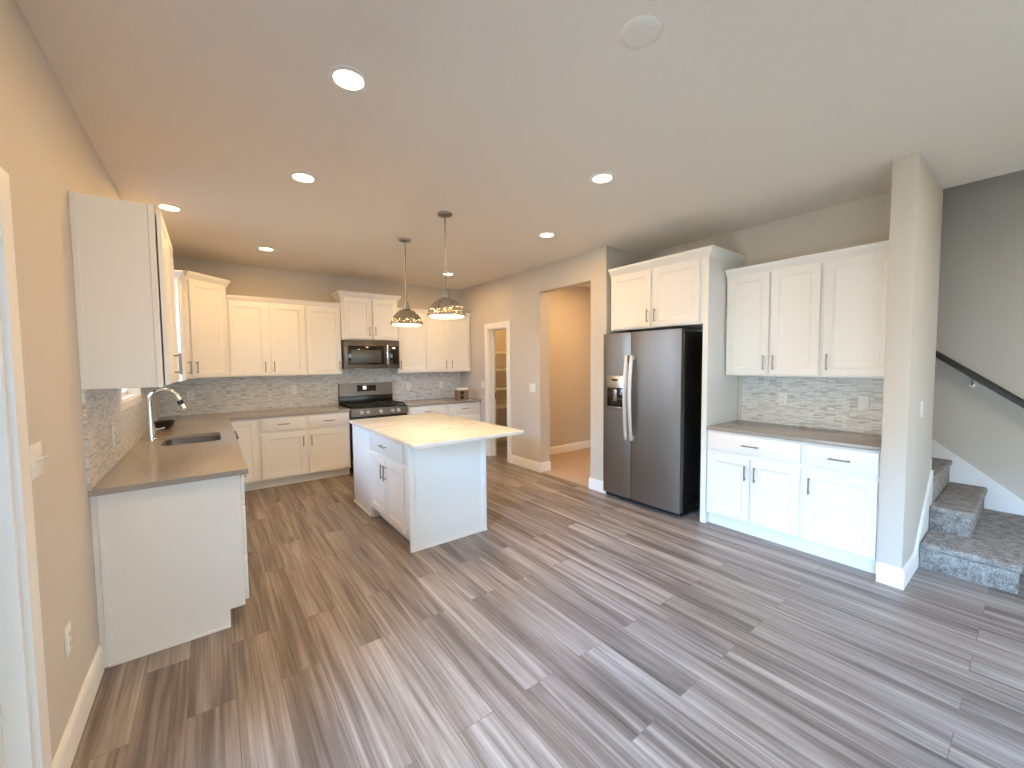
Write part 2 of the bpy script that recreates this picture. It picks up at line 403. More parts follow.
casing_x('trim_10', 0, 1, WLA, WLB, .8, 2.2, 0.07, sill=True)  # casing of the added window
window_x('window_4', -.11, -.06, WLA, WLB, .8, 2.2, .05, {'z': (1.5,)})  # unseen window added behind the camera to light the island front
for i, (a, b) in enumerate(FW):
    f = MB(); fr = .06; y0, y1 = YF - .11, YF - .06
    f.box(a, a + fr, y0, y1, FZ0, FZ1); f.box(b - fr, b, y0, y1, FZ0, FZ1); f.box(a, b, y0, y1, FZ0, FZ0 + fr); f.box(a, b, y0, y1, FZ1 - fr, FZ1); f.box(a, b, y0, y1, 1.47, 1.53)
    o = struct(f, 'window_%d' % (i + 2), 'trim'); MB().box(a + fr, b - fr, y0 + .02, y0 + .028, FZ0 + fr, FZ1 - fr).done('window_glass', 'glass', o)
# strike plate
MB().box(PX + .098, PX + .1185, DYA - .016, DYA - .0195, .93, 1.03, .001).done('strike_plate', 'blackm', bpy.data.objects['trim_4'])

# ------------------------------------------------------------------ tile backsplashes
T = 0.011
m = MB()
UY0 = -3.513
m.box(0.0005, T, UY0, -2.616, .9155, 1.403); m.box(0.0005, T, -2.616, -1.629, .9155, 1.217); m.box(0.0005, T, -1.629, -.0005, .9155, 1.372)
tag(m.done('tile_backsplash', 'tile_y'), 'grey linear mosaic tile on the window wall behind the sink', 'backsplash')
m = MB(); m.box(T + .0005, 1.985, -T, -.0005, .9155, 1.372); m.box(1.986, 2.791, -T, -.0005, .9155, 1.448); m.box(2.79, 4.055, -T, -.0005, .9155, 1.372)
tag(m.done('tile_backsplash', 'tile_x'), 'long grey mosaic tile band on the back wall behind the gas range', 'backsplash')
m = MB(); m.box(FX - T, FX - .0005, CY1 + .0005, -4.45, .9155, 1.372)
tag(m.done('tile_backsplash', 'tile_y'), 'pale mosaic tile over the serving counter right of the fridge', 'backsplash')

# ------------------------------------------------------------------ cabinets (local: x along the width, front at y=0 facing -y)
def bar_handle(parent, x, y, z, kind, L=0.13, label=None):
    h = MB(); so = 0.028; d = L / 2
    if kind == 'v':
        h.cyl((x, y - so, z - d), (x, y - so, z + d), .0055, n=12)
        for s in (-1, 1): h.cyl((x, y + .001, z + s * d * .78), (x, y - so, z + s * d * .78), .0045, n=10)
    else:
        h.cyl((x - d, y - so, z), (x + d, y - so, z), .0055, n=12)
        for s in (-1, 1): h.cyl((x + s * d * .78, y + .001, z), (x + s * d * .78, y - so, z), .0045, n=10)
    o = h.done('handle', 'nickel', parent)
    return o

def shaker(parent, x0, x1, z0, z1, handle=None, st=0.058, th=0.02, hz=None):
    m = MB(); b = m.bm; g = .008; e = .002
    def R(ix, iz, y): return [b.verts.new(p) for p in ((x0 + ix, y, z0 + iz), (x1 - ix, y, z0 + iz), (x1 - ix, y, z1 - iz), (x0 + ix, y, z1 - iz))]
    back = R(0, 0, -.001); edge = R(0, 0, -th + e); out = R(e, e, -th); inn = R(st, st, -th); in1 = R(st + .004, st + .004, -th + .004); in2 = R(st + .010, st + .010, -th + .0055); rec = R(st + .016, st + .016, -th + g)
    b.faces.new(back)
    for A, B in ((back, edge), (edge, out), (out, inn), (inn, in1), (in1, in2), (in2, rec)): m.bridge(A, B)
    b.faces.new(rec[::-1])
    o = m.done('door', 'cab', parent, angle=0.3)
    if handle:
        hx = x0 + .03 if handle[0] == 'l' else x1 - .03
        hzz = z0 + .11 if handle[1] == 'b' else z1 - .12
        bar_handle(o, hx, -th, hzz, 'v')
    return o

def drawer(parent, x0, x1, z0, z1, handle=True, name='drawer'):
    o = MB().box(x0, x1, -.02, -.001, z0, z1, .003, 2).done(name, 'cab', parent)
    if handle: bar_handle(o, (x0 + x1) / 2, -.02, (z0 + z1) / 2, 'h')
    return o

def crown_prof(z0, hh=0.08, pr=0.048):
    return [(0, z0), (.006, z0), (.008, z0 + .012), (.014, z0 + .018), (pr * .78, z0 + hh * .66), (pr * .85, z0 + hh * .70), (pr * .87, z0 + hh * .80), (pr, z0 + hh * .84), (pr, z0 + hh), (0, z0 + hh)]

def base_body(t, w, d, zt=.884, toe=.075, th=.105, side_toe=None):
    m = MB(); m.prism([(0, th), (0, zt), (d, zt), (d, 0), (toe, 0), (toe, th)], 0, w, 'yz')
    return m.done('body', 'cab', t, smooth=False)

GU = 'white shaker wall cabinets'; GB = 'white shaker base cabinets'
ZB = 1.374
# --- back wall, uppers (front plane y=-.31)
UF = -.312; UD = .311
def upper(label, loc, rz, w, z0, z1, doors, d=UD, crown=None, rail=True):
    t = thing('upper_cabinet', label, 'cabinet', (loc[0], loc[1], z0), rz, GU)
    h = z1 - z0
    MB().box(0.0005, w - .0005, 0, d, 0, h, .0015, 1).done('body', 'cab', t)
    for x0, x1, hd in doors: shaker(t, x0, x1, .012, h - .012, hd)
    if crown:
        path, hh, pr = crown
        MB().sweep(path, crown_prof(h - .012, hh, pr)).done('crown_moulding', 'trim', t, angle=0.5)
    return t
UZ = 2.302
upper('white two-door wall cabinet between the angled corner cabinet and a single-door cabinet', (.684, UF), 0, .846, ZB, UZ, [(.018, .405, 'rb'), (.443, .832, 'lb')], crown=([(-.0, 0), (.846, 0)], .072, .04))
upper('white single-door wall cabinet just left of the microwave', (1.530, UF), 0, .452, ZB, UZ, [(.014, .445, 'rb')], crown=([(0, 0), (.452, 0)], .072, .04))
upper('short raised two-door white cabinet above the microwave', (1.982, UF - .04), 0, .81, 1.862, 2.462, [(.035, .408, 'rb'), (.432, .785, 'lb')], d=UD + .04, crown=([(0, .35), (0, 0), (.81, 0), (.81, .35)], .082, .05))
upper('white single-door wall cabinet just right of the microwave', (2.792, UF), 0, .455, ZB, UZ, [(.012, .44, 'lb')], crown=([(0, 0), (.455, 0)], .072, .04))
upper('white two-door wall cabinet at the right end of the range wall', (3.247, UF), 0, .84, ZB, UZ, [(.02, .385, 'rb'), (.43, .805, 'lb')], crown=([(0, 0), (.84, 0)], .072, .04))
# --- corner diagonal cabinet and the tall narrow one by the window
CZ = 2.462
t = thing('corner_cabinet', 'tall angled white corner wall cabinet with one diagonal door', 'cabinet', (.312, -.684, ZB), PI / 4, GU)
L = .372 * math.sqrt(2)
def to_loc(px, py):
    dx, dy = px - .312, py + .684; c_ = math.cos(-PI / 4); s_ = math.sin(-PI / 4); return (dx * c_ - dy * s_, dx * s_ + dy * c_)
poly = [to_loc(*p) for p in ((.684, -.312), (.684, -.0125), (.0125, -.0125), (.0125, -.684), (.312, -.684))]
MB().prism(poly, 0, CZ - ZB, 'xy').done('body', 'cab', t, smooth=False)
shaker(t, .035, L - .035, .012, CZ - ZB - .012, 'lb')
MB().sweep([to_loc(.0125, -.684)] and [(0, 0), (L, 0), to_loc(.684, -.0125)], crown_prof(CZ - ZB - .012, .082, .05)).done('crown_moulding', 'trim', t, angle=.5)
t = upper('white wall cabinet squeezed between the sink window and the angled corner cabinet', (.298, -1.585), PI / 2, .899, ZB, UZ, [(.02, .445, 'rb'), (.46, .88, 'lb')], d=.286, crown=([(0, .286), (0, 0), (.899, 0)], .072, .04))
# --- near upper cabinet by the sink window
t = upper('large white wall cabinet showing its plain end panel, nearest the patio door', (.298, -3.51), PI / 2, .868, 1.405, 2.332, [(.022, .428, 'rb'), (.440, .850, 'lb')], d=.297)
for ch in t.children:
    if ch.name.startswith('door'): ch.location.y = -.006
MB().box(-.004, 0.0, -.001, .024, 0, .927, .001, 1).done('face_frame', 'cab', t)
MB().box(-.004, 0.0, .275, .297, 0, .927, .001, 1).done('scribe_strip', 'cab', t)

# --- base cabinets: left run (front plane x=.61)
BF = .61
def base(label, loc, rz, w, fronts, d=.59, toe=.075, sink=False):
    t = thing('base_cabinet', label, 'cabinet', (loc[0], loc[1], 0), rz, GB)
    if sink:   # open top for the basin
        m = MB(); m.prism([(0, .105), (0, .64), (d, .64), (d, 0), (toe, 0), (toe, .105)], 0, w, 'yz')
        m.box(0, w, 0, .03, .64, .884); m.box(0, w, d - .02, d, .64, .884); m.box(0, .018, .03, d - .02, .64, .884); m.box(w - .018, w, .03, d - .02, .64, .884)
        m.done('body', 'cab', t, smooth=False)
    else: base_body(t, w, d, toe=toe)
    for f in fronts:
        if f[0] == 'door': shaker(t, f[1], f[2], f[3], f[4], f[5])
        else: drawer(t, f[1], f[2], f[3], f[4], f[5] if len(f) > 5 else True, f[0])
    return t
t = base('white drawer base cabinet with a plain side panel ending the sink counter', (BF, -3.482), PI / 2, .838,
         [('drawer', .02, .82, .70, .865), ('drawer', .02, .82, .415, .685), ('drawer', .02, .82, .125, .40)], d=.609)
MB().box(-.006, 0, .598 - .035, .598 - .012, .133, .884, .001, 1).done('scribe_strip', 'cab', t)
MB().box(-.012, 0, .075, .598 - .016, 0, .018, .004, 2).done('shoe_moulding', 'trim', t)
t = base('white sink base cabinet under the undermount sink', (BF, -2.642), PI / 2, 1.04,
         [('drawer_front', .03, 1.01, .70, .865, False), ('door', .03, .512, .125, .685, 'rt'), ('door', .528, 1.01, .125, .685, 'lt')], d=.598, sink=True)
# dishwasher
t = thing('dishwasher', 'slate dishwasher with a dark bar handle, hidden beyond the sink counter edge', 'dishwasher', (BF, -1.598, 0), PI / 2)
MB().box(.004, .606, .02, .59, .1, .88, .003).done('body', 'blackm', t)
MB().box(.006, .604, -.03, .02, .105, .876, .006, 3).done('door', 'slate2', t)
h = MB(); h.tube([(.05, -.03, .80), (.05, -.066, .80), (.08, -.075, .80), (.53, -.075, .80), (.56, -.066, .80), (.56, -.03, .80)], .011); h.done('handle', 'blackm', t)
MB().box(.004, .606, .06, .08, 0.0, .1).done('toe_kick', 'blackm', t)
# blind corner, back wall run (front plane y=-.61)
t = thing('corner_base_cabinet', 'white blind corner base cabinet with one full-height door behind the sink counter', 'cabinet', (.012, -.61, 0), 0, GB)
m = MB(); m.prism([(.0, .598), (.0, -.372), (.597, -.372), (.597, 0), (.925, 0), (.925, .598)], .105, .884, 'xy'); m.prism([(0, .598), (0, -.372), (.522, -.372), (.522, .075), (.925, .075), (.925, .598)], 0, .105, 'xy'); m.done('body', 'cab', t, smooth=False)
shaker(t, .645, .91, .125, .865)
base('white base cabinet with two drawers over two doors just left of the range', (.938, -.61), 0, 1.045,
     [('drawer', .015, .50, .705, .868), ('door', .015, .50, .125, .668, 'rt'), ('drawer', .535, 1.03, .705, .868), ('door', .535, 1.03, .125, .668, 'lt')], d=.598)
base('white base cabinet with a wide drawer just right of the range', (2.795, -.61), 0, .665,
     [('drawer', .03, .64, .705, .868), ('door', .03, .33, .125, .668, 'rt'), ('door', .34, .64, .125, .668, 'lt')], d=.598)
base('white drawer base cabinet at the pantry end of the range wall', (3.462, -.61), 0, .622,
     [('drawer', .025, .585, .705, .868), ('drawer', .025, .585, .425, .668), ('drawer', .025, .585, .125, .41)], d=.598)

# --- right run, rz=-90: local x runs towards -Y
RB = 4.150
base('white base cabinet with a wide drawer and two doors beside the fridge panel', (RB, -4.412), -PI / 2, .758,
     [('drawer', .022, .738, .705, .868), ('door', .022, .372, .125, .672, 'rt'), ('door', .388, .738, .125, .672, 'lt')], d=.597, toe=.045)
base('white base cabinet with one drawer over one door against the stub wall', (RB, -5.170), -PI / 2, .450,
     [('drawer', .014, .436, .705, .868), ('door', .014, .436, .125, .672, 'lt')], d=.597, toe=.045)
RU = 4.458
upper('white two-door wall cabinet beside the fridge surround', (RU, -4.418), -PI / 2, .755, ZB, 2.302, [(.018, .372, 'rb'), (.388, .742, 'lb')], d=.29, crown=([(0, 0), (.755, 0)], .076, .044))
upper('white single-door wall cabinet against the stub wall', (RU, -5.173), -PI / 2, .447, ZB, 2.302, [(.014, .434, 'lb')], d=.29, crown=([(0, 0), (.447, 0)], .076, .044))
# over the fridge
t = thing('fridge_cabinet', 'deep white cabinet surround above and beside the fridge', 'cabinet', (4.135, -3.30, 0), -PI / 2, GU)
MB().box(0, 1.058, 0, .612, 1.858, 2.462, .0015, 1).done('body', 'cab', t)
shaker(t, .022, .520, 1.872, 2.448, 'rb'); shaker(t, .548, 1.032, 1.872, 2.448, 'lb')
m = MB().box(1.058, 1.108, -.0, .612, 0, 2.462, .0015, 1); m.done('end_panel', 'cab', t)
MB().sweep([(0, 0), (1.108, 0), (1.108, .612)], crown_prof(2.45, .088, .055)).done('crown_moulding', 'trim', t, angle=.5)

# ------------------------------------------------------------------ worktops
def rrect(x0, x1, y0, y1, r, n=6):
    pts = []
    for cx, cy, a0 in ((x1 - r, y1 - r, 0), (x0 + r, y1 - r, PI / 2), (x0 + r, y0 + r, PI), (x1 - r, y0 + r, 1.5 * PI)):
        for i in range(n + 1): a = a0 + PI / 2 * i / n; pts.append((cx + r * math.cos(a), cy + r * math.sin(a)))
    return pts
SK = (.175, .545, -2.31, -1.775)
m = MB(); m.prism([(.0006, -3.515), (.65, -3.508), (.65, -.65), (1.985, -.65), (1.985, -.0006), (.0006, -.0006)], .885, .915, 'xy', holes=(rrect(*SK, .06),))
tag(m.done('countertop', 'quartz', angle=.4), 'L-shaped grey quartz worktop holding the sink and running to the range', 'countertop')
tag(MB().box(2.792, PX - .001, -.65, -.0006, .885, .915, .003).done('countertop', 'quartz'), 'grey quartz worktop between the range and the pantry wall', 'countertop')
tag(MB().box(4.12, FX - .0006, CY1 + .001, -4.411, .885, .915, .003).done('countertop', 'quartz'), 'grey quartz worktop of the serving counter beside the fridge', 'countertop')

# sink
t = thing('kitchen_sink', 'stainless undermount sink basin set in the grey worktop', 'sink', (.36, -2.04, .68))
m = MB(); ox, oy = .36, -2.04; prev = None
for ins, z, r in ((-.02, .883, .075), (.0, .883, .06), (.004, .72, .06), (.02, .695, .055), (.07, .690, .04)):
    R = [m.bm.verts.new((a - ox, b - oy, z - .68)) for a, b in rrect(SK[0] + ins, SK[1] - ins, SK[2] + ins, SK[3] - ins, r)]
    if prev: m.bridge(prev, R)
    prev = R
m.bm.faces.new(prev); o = m.done('basin', 'steel_sink', t)
sd = o.modifiers.new('thick', 'SOLIDIFY'); sd.thickness = .002; sd.offset = -1
MB().lathe([(.001, .0145), (.03, .0145), (.042, .018), (.045, .012), (.001, .012)], (0, 0, 0), 24).done('drain', 'chrome', t)
# faucet
t = thing('kitchen_faucet', 'tall chrome gooseneck pull-down faucet beside the sink', 'faucet', (.092, -1.92, .915))
MB().lathe([(.001, 0), (.038, 0), (.038, .008), (.03, .014), (.001, .014)], n=28).done('base_plate', 'chrome', t)
pts = [(0, 0, .012), (0, 0, .10), (0, 0, .20), (0, 0, .30)]; rad = [.031, .027, .022, .0175]
for i in range(1, 13):
    a = PI - i * PI * .93 / 12; pts.append((.092 + .092 * math.cos(a), 0, .312 + .092 * math.sin(a))); rad.append(.0165)
MB().tube(pts, rad, 18).done('spout', 'chrome', t)
e = Vector(pts[-1]); d = (Vector(pts[-1]) - Vector(pts[-2])).normalized()
sh = MB().tube([e, e + d * .02, e + d * .05, e + d * .095], [.0175, .020, .021, .023], 18).done('spray_head', 'chrome', t)
MB().tube([e + d * .020, e + d * .058], [.0212, .0216], 18).done('grip_ring', 'blackm', sh)
MB().tube([(.0, .018, .06), (.0, .045, .065), (.03, .06, .075), (.085, .064, .085)], [.011, .010, .007, .006], 12).done('lever', 'chrome', t)
# dark bowl by the corner
b = MB().lathe([(.001, .006), (.035, .006), (.062, .03), (.080, .074), (.084, .074), (.067, .024), (.042, 0), (.001, 0)], n=36).done('bowl', 'bowl', loc=(.125, -1.22, .915))
tag(b, 'dark shallow bowl on the worktop behind the faucet', 'bowl')

# ------------------------------------------------------------------ island
IX0, IX1, IY0, IY1 = 1.668, 2.700, -3.510, -1.775
BX0, BX1, BY0, BY1 = 1.732, 2.446, -3.248, -1.715
t = thing('kitchen_island', 'white kitchen island cabinet standing free in the middle of the floor', 'island', (BX0, BY1, 0), -PI / 2)
# rz=-90: local +x -> world -Y, local front (-y) -> world -X
Li = BY1 - BY0; Di = BX1 - BX0; a0, a1 = .605, 1.47
m = MB(); m.box(0, a0, 0, Di, 0, .884); m.prism([(0, .105), (0, .884), (Di, .884), (Di, 0), (.07, 0), (.07, .105)], a0, a1 + .0, 'yz'); m.prism([(0, .105), (0, .884), (Di, .884), (Di, 0), (.07, 0), (.07, .105)], a1, Li, 'yz')
m.done('body', 'cab', t, smooth=False)
drawer(t, a0 + .0, 1.445, .695, .862); shaker(t, a0 + .0, a0 + .415, .12, .665, 'rt'); shaker(t, a0 + .43, 1.445, .12, .665, 'lt')
MB().box(Li, Li + .014, -.008, Di + .008, .0, .884, .002).done('end_panel', 'cab', t)
MB().box(0, a0 - .012, -.012, 0, .012, .88, .002).done('side_panel', 'cab', t)
for ya, yb in ((-.006, .045), (Di - .045, Di + .006)): MB().box(Li + .012, Li + .020, ya, yb, 0, .884, .002).done('corner_post', 'cab', t)
MB().box(Li + .013, Li + .026, .0, Di + .008, 0, .018, .004).done('shoe_moulding', 'trim', t)
MB().box(0, a0 - .012, -.024, -.010, 0, .018, .004).done('shoe_moulding', 'trim', t)
tag(MB().box(IX0, IX1, IY0, IY1, .884, .915, .004, 3).done('countertop', 'marble'), 'white veined quartz island top overhanging as a seating ledge', 'countertop')

# ------------------------------------------------------------------ fridge
t = thing('refrigerator', 'slate grey side-by-side refrigerator with door dispenser in the alcove', 'refrigerator', (3.99, -3.300, 0), -PI / 2)
MB().box(.006, .922, .085, .73, .03, 1.80, .006).done('body', 'black', t)
ZF0, ZF1 = .065, 1.818
def fdoor(name, x0, x1):
    m = MB(); n = 10; w_ = x1 - x0; pr = []
    for i in range(n + 1):
        u = i / n; pr.append((x0 + w_ * u, .014 * (2 * u - 1) ** 4 - .0))
    poly = [(x0, .072), (x1, .072)] + [(a, b) for a, b in reversed(pr)]
    m.prism(poly, ZF0, ZF1, 'xy'); return m.done(name, 'slate', t, angle=.35)
d1 = fdoor('freezer_door', .004, .371); d2 = fdoor('fridge_door', .378, .928)
MB().box(.01, .918, .072, .086, .08, 1.80).done('gasket', 'blackm', t)
for dd, hx in ((d1, .343), (d2, .408)):
    m = MB(); n = 14; P = []
    for i in range(n + 1):
        u = i / n; P.append((hx, -.030 - .032 * (1 - (2 * u - 1) ** 2), .705 + .865 * u))
    # flat bowed strap
    prev = None
    for i, p in enumerate(P):
        R = [m.bm.verts.new((p[0] + a, p[1] + b, p[2])) for a, b in ((-.018, -.004), (-.011, -.011), (.011, -.011), (.018, -.004), (.018, .006), (-.018, .006))]
        if prev: m.bridge(prev, R)
        else: m.bm.faces.new(R)
        prev = R
    m.bm.faces.new(prev)
    m.box(hx - .018, hx + .018, -.036, .004, .695, .745, .004); m.box(hx - .018, hx + .018, -.036, .004, 1.53, 1.58, .004)
    m.done('handle', 'alu', dd)
# dispenser on the freezer door
dp = MB(); dp.box(.062, .302, -.006, .004, .995, 1.365, .004)
dp = dp.done('dispenser', 'steel', d1)
MB().box(.074, .290, -.008, .002, 1.275, 1.352, .002).done('control_panel', 'slate2', dp) if False else None
o = MB().box(.078, .286, -.0085, .0, 1.012, 1.235, .002).done('dispenser_niche', 'glass_black', d1)
MB().box(.140, .215, -.0105, -.006, 1.310, 1.330, .001).done('dispenser_display', 'glass_black', d1)
m = MB(); m.box(.16, .205, -.017, -.007, 1.09, 1.22, .003); m.box(.085, .28, -.02, -.006, 1.013, 1.03, .002); m.done('dispenser_paddle', 'steel', d1)
MB().lathe([(.001, 0), (.010, 0), (.010, .003), (.001, .003)], n=20).done('badge', 'nickel', d2).matrix_local = Matrix.Translation((.825, .001, 1.725)) @ Matrix.Rotation(PI / 2, 4, 'X')
m = MB(); m.box(.02, .91, .045, .09, .022, .062); m.done('base_grille', 'blackm', t)
for x in (.06, .87): MB().cyl((x, .10, 0), (x, .10, .04), .02, n=16).done('foot', 'nickel', t)
for x in (.06, .87): MB().cyl((x, .66, 0), (x, .66, .04), .02, n=16).done('foot', 'blackm', t)

# ------------------------------------------------------------------ range
RX0, RX1 = 1.992, 2.786; RW = RX1 - RX0
t = thing('gas_range', 'slate and black gas range with front knobs below the microwave', 'range', (RX0, -.655, 0))
MB().box(0, RW, .02, .625, .06, .895, .003).done('body', 'black', t)
MB().box(-.0, RW, -.005, .60, .893, .915, .005, 3).done('cooktop', 'black', t)
# sloping front control panel
m = MB(); m.prism([(.02, .80), (-.030, .802), (-.014, .902), (.02, .902)], 0, RW, 'yz'); m.done('control_panel', 'slate2', t, smooth=False)
for x in (.135, .225, .40, .565, .655):
    m = MB(); m.cyl((x, -.020, .853), (x, -.030, .852), .026, n=20); m.cyl((x, -.030, .852), (x, -.056, .848), .020, .017, n=20); m.done('knob', 'alu', t)
od = MB().box(.005, RW - .005, -.035, .02, .235, .79, .006).done('oven_door', 'black', t)
MB().box(.12, RW - .12, -.037, -.03, .36, .66, .002).done('oven_window', 'glass_black', od)
m = MB(); m.tube([(.06, -.035, .735), (.06, -.075, .735), (.09, -.085, .735), (RW - .09, -.085, .735), (RW - .06, -.075, .735), (RW - .06, -.035, .735)], .012); m.done('handle', 'slate2', od)
MB().box(.005, RW - .005, -.03, .02, .075, .225, .005).done('drawer', 'slate2', t)
for x in (.06, RW - .06):
    for y in (.08, .57): MB().cyl((x, y, 0), (x, y, .07), .018, n=12).done('foot', 'blackm', t)
# back console
m = MB(); m.box(.0, RW, .575, .642, .90, 1.055, .003); m.done('back_riser', 'black', t)
m = MB(); m.prism([(.642, 1.045), (.560, 1.045), (.578, 1.232), (.642, 1.232)], 0.004, RW - .004, 'yz'); bg = m.done('backguard', 'slate2', t, smooth=False)
m = MB(); m.prism([(.5625, 1.105), (.5585, 1.105), (.5675, 1.200), (.5715, 1.200)], .25, .53, 'yz'); m.done('clock_panel', 'glass_black', bg, smooth=False)
m = MB(); m.prism([(.5635, 1.135), (.5595, 1.135), (.5645, 1.187), (.5685, 1.187)], .335, .385, 'yz'); m.done('clock_display', 'display', bg, smooth=False)
# grates and burners
def grate(x0, x1):
    m = MB(); y0, y1, z = .03, .545, .946; r = .007
    for y in (y0, y1, (y0 + y1) / 2): m.box(x0, x1, y - r, y + r, z - .012, z + .004, .003, 1)
    for x in (x0, x1 - .0): m.box(x - r, x + r, y0, y1, z - .012, z + .004, .003, 1)
    cx = (x0 + x1) / 2
    for yc in ((y0 * 3 + y1) / 4, (y0 + y1 * 3) / 4):
        m.box(x0, cx - .03, yc - r, yc + r, z - .01, z + .006, .003, 1); m.box(cx + .03, x1, yc - r, yc + r, z - .01, z + .006, .003, 1)
        for s in (-1, 1): m.box(cx - r, cx + r, *sorted((yc + s * .03, yc + s * .12)), z - .01, z + .006, .003, 1)
    for x in (x0, x1):
        for y in (y0, y1): m.box(x - .009, x + .009, y - .009, y + .009, .914, z, .002, 1)
    return m.done('grate', 'blackm', t)
grate(.035, .265); grate(.285, .51); grate(.53, .76)
for x, y in ((.15, .16), (.15, .415), (.397, .29), (.645, .16), (.645, .415)):
    m = MB(); m.lathe([(.001, 0), (.048, 0), (.048, .008), (.036, .012), (.036, .02), (.03, .024), (.001, .024)], (x, y, .914), 24); m.done('burner', 'blackm', t)

# ------------------------------------------------------------------ microwave
MW = .802
t = thing('microwave', 'slate over-the-range microwave with dark glass door above the cooktop', 'microwave', (1.986, -.415, 1.452))
MB().box(0, MW, .03, .402, 0, .405, .003).done('body', 'blackm', t)
d = MB().box(.003, .625, 0, .035, .02, .385, .005).done('door', 'slate2', t)
MB().box(.055, .565, -.003, .004, .055, .325, .003).done('door_glass', 'glass_black', d)
MB().box(.10, .52, -.0045, .0, .085, .265, .002).done('window_screen', plain('screen_mesh', srgb(78, 78, 76), .3), d)
m = MB(); m.box(.590, .618, -.045, -.028, .05, .345, .008, 3); m.box(.594, .614, -.03, .002, .06, .085, .003); m.box(.594, .614, -.03, .002, .31, .335, .003); m.done('handle', 'chrome', d)
cp = MB().box(.628, MW - .003, 0, .035, .02, .385, .005).done('control_panel', 'slate2', t)
MB().box(.640, MW - .025, -.003, .004, .055, .325, .003).done('keypad', 'glass_black', cp)
MB().box(.690, .735, -.0045, 0, .288, .308, .001).done('clock_display', 'display', cp)
MB().box(.003, MW - .003, .0, .035, .387, .404, .003).done('vent_grille', 'slate2', t)
MB().box(.003, MW - .003, .004, .035, .002, .018, .003).done('bottom_trim', 'slate2', t)

# small box on the worktop
t = thing('storage_box', 'small tan box with two dark square openings on the back worktop', 'box', (3.655, -.625, .915))
MB().box(0, .20, 0, .11, 0, .165, .003).done('body', 'tan_box', t)
MB().box(.018, .196, .004, .106, .165, .200, .004).done('lid', 'white_pl', t)
for z in (.025, .095): MB().box(.045, .105, -.0025, .004, z, z + .055, .001).done('opening', 'blackm', t)

# ------------------------------------------------------------------ pendants
def pendant(loc, label):
    t = thing('pendant_light', label, 'pendant light', loc, 0, 'pendant lights over the island')
    zc = 0.0   # local origin at the ceiling
    MB().lathe([(.001, 0), (.064, 0), (.064, -.006), (.058, -.018), (.04, -.024), (.012, -.03), (.001, -.03)], n=32).done('canopy', 'nickel', t)
    MB().cyl((0, 0, -.03), (0, 0, -.645), .0055, n=12).cyl((0, 0, -.12), (0, 0, -.135), .008, n=12).cyl((0, 0, -.36), (0, 0, -.375), .008, n=12).done('rod', 'nickel', t)
    MB().lathe([(.001, -.640), (.014, -.640), (.023, -.65), (.023, -.675), (.030, -.68), (.030, -.705), (.040, -.71), (.040, -.725), (.001, -.725)], n=28).done('socket_cap', 'nickel', t)
    pr = []; n = 14
    for i in range(n + 1):
        a = PI / 2 * (1 - i / n * .93); pr.append((.026 + .132 * math.cos(a) ** 1.3, -.722 - .146 * (1 - math.sin(a)) / (1 - math.sin(PI / 2 * .07))))
    m = MB(); m.lathe(pr, n=160, flute=18, amp=.055); m.lathe([(.156, -.862), (.168, -.866), (.170, -.876), (.164, -.882), (.154, -.878)], n=60)
    m.done('shade', 'steel2', t, angle=1.2)
    m = MB(); m.lathe([(a * .92 - .002, b - .003) for a, b in pr], n=60); m.done('shade_liner', 'shade_in', t)
    m = MB(); m.lathe([(.001, -.896), (.09, -.894), (.138, -.889), (.157, -.876), (.150, -.866), (.001, -.866)], n=48); m.done('diffuser', 'lampp', t)
    return t
MT['steel2'] = plain('brushed_nickel', srgb(186, 178, 168), 0.16, 1.0)
p1 = pendant((2.170, -3.10, H), 'ribbed nickel dome pendant hanging over the near half of the island')
p2 = dup(p1, (2.174, -2.206, H), 0, 'ribbed nickel dome pendant hanging over the far half of the island', 'pendant lights over the island')
for p in (p1, p2):
    area('pendant_lamp', (0, 0, -.899), (0, 0, 0), .27, .27, P_PEND, PEND, 'DISK', p)

# ------------------------------------------------------------------ recessed ceiling lights
def can(loc, label):
    t = thing('recessed_light', label, 'ceiling light', loc, 0, 'round recessed ceiling lights')
    MB().lathe([(.062, -.001), (.066, -.006), (.088, -.005), (.092, 0), (.06, 0)], n=40).done('trim_ring', 'white_pl', t)
    MB().lathe([(.001, -.004), (.064, -.004), (.064, 0), (.001, 0)], n=40).done('lens', 'lamp', t)
    return t
cans = [((1.050, -4.322), 'big bright recessed light in the near ceiling, in front of the sink counter end'),
        ((1.062, -3.142), 'recessed light above the aisle beside the near wall cabinet'),
        ((.282, -1.924), 'recessed light close to the window wall, above the sink'),
        ((1.048, -1.013), 'small recessed light above the back left corner cabinets'),
        ((3.299, -1.029), 'small recessed light in the far ceiling seen behind the pendant rod'),
        ((3.276, -3.184), 'recessed light in front of the hall opening'),
        ((2.753, -4.348), 'recessed light in front of the fridge and its cabinet')]
root = None
for (x, y), lab in cans:
    if root is None: root = can((x, y, H), lab); c_ = root
    else: c_ = dup(root, (x, y, H), 0, lab)
    area('recessed_lamp', (x, y, H - .012), (0, 0, 0), .12, .12, P_CAN * (0.55 if x < .5 else 1), WARM, 'DISK')
# lamps of the hall and the pantry, out of sight round the wall
area('hall_lamp', (5.0, -2.4, H - .02), (0, 0, 0), .3, .3, 24, (1, .60, .26), 'DISK')
area('pantry_lamp', (4.75, -.75, H - .02), (0, 0, 0), .2, .2, 12, WARM, 'DISK')
b = MB().lathe([(.001, -.012), (.05, -.012), (.072, -.010), (.078, -.006), (.080, 0), (.001, 0)], n=40).done('ceiling_cover_plate', 'ceiling', loc=(1.900, -5.266, H))
tag(b, 'flat white round blank plate on the ceiling nearest the viewer', 'ceiling plate')

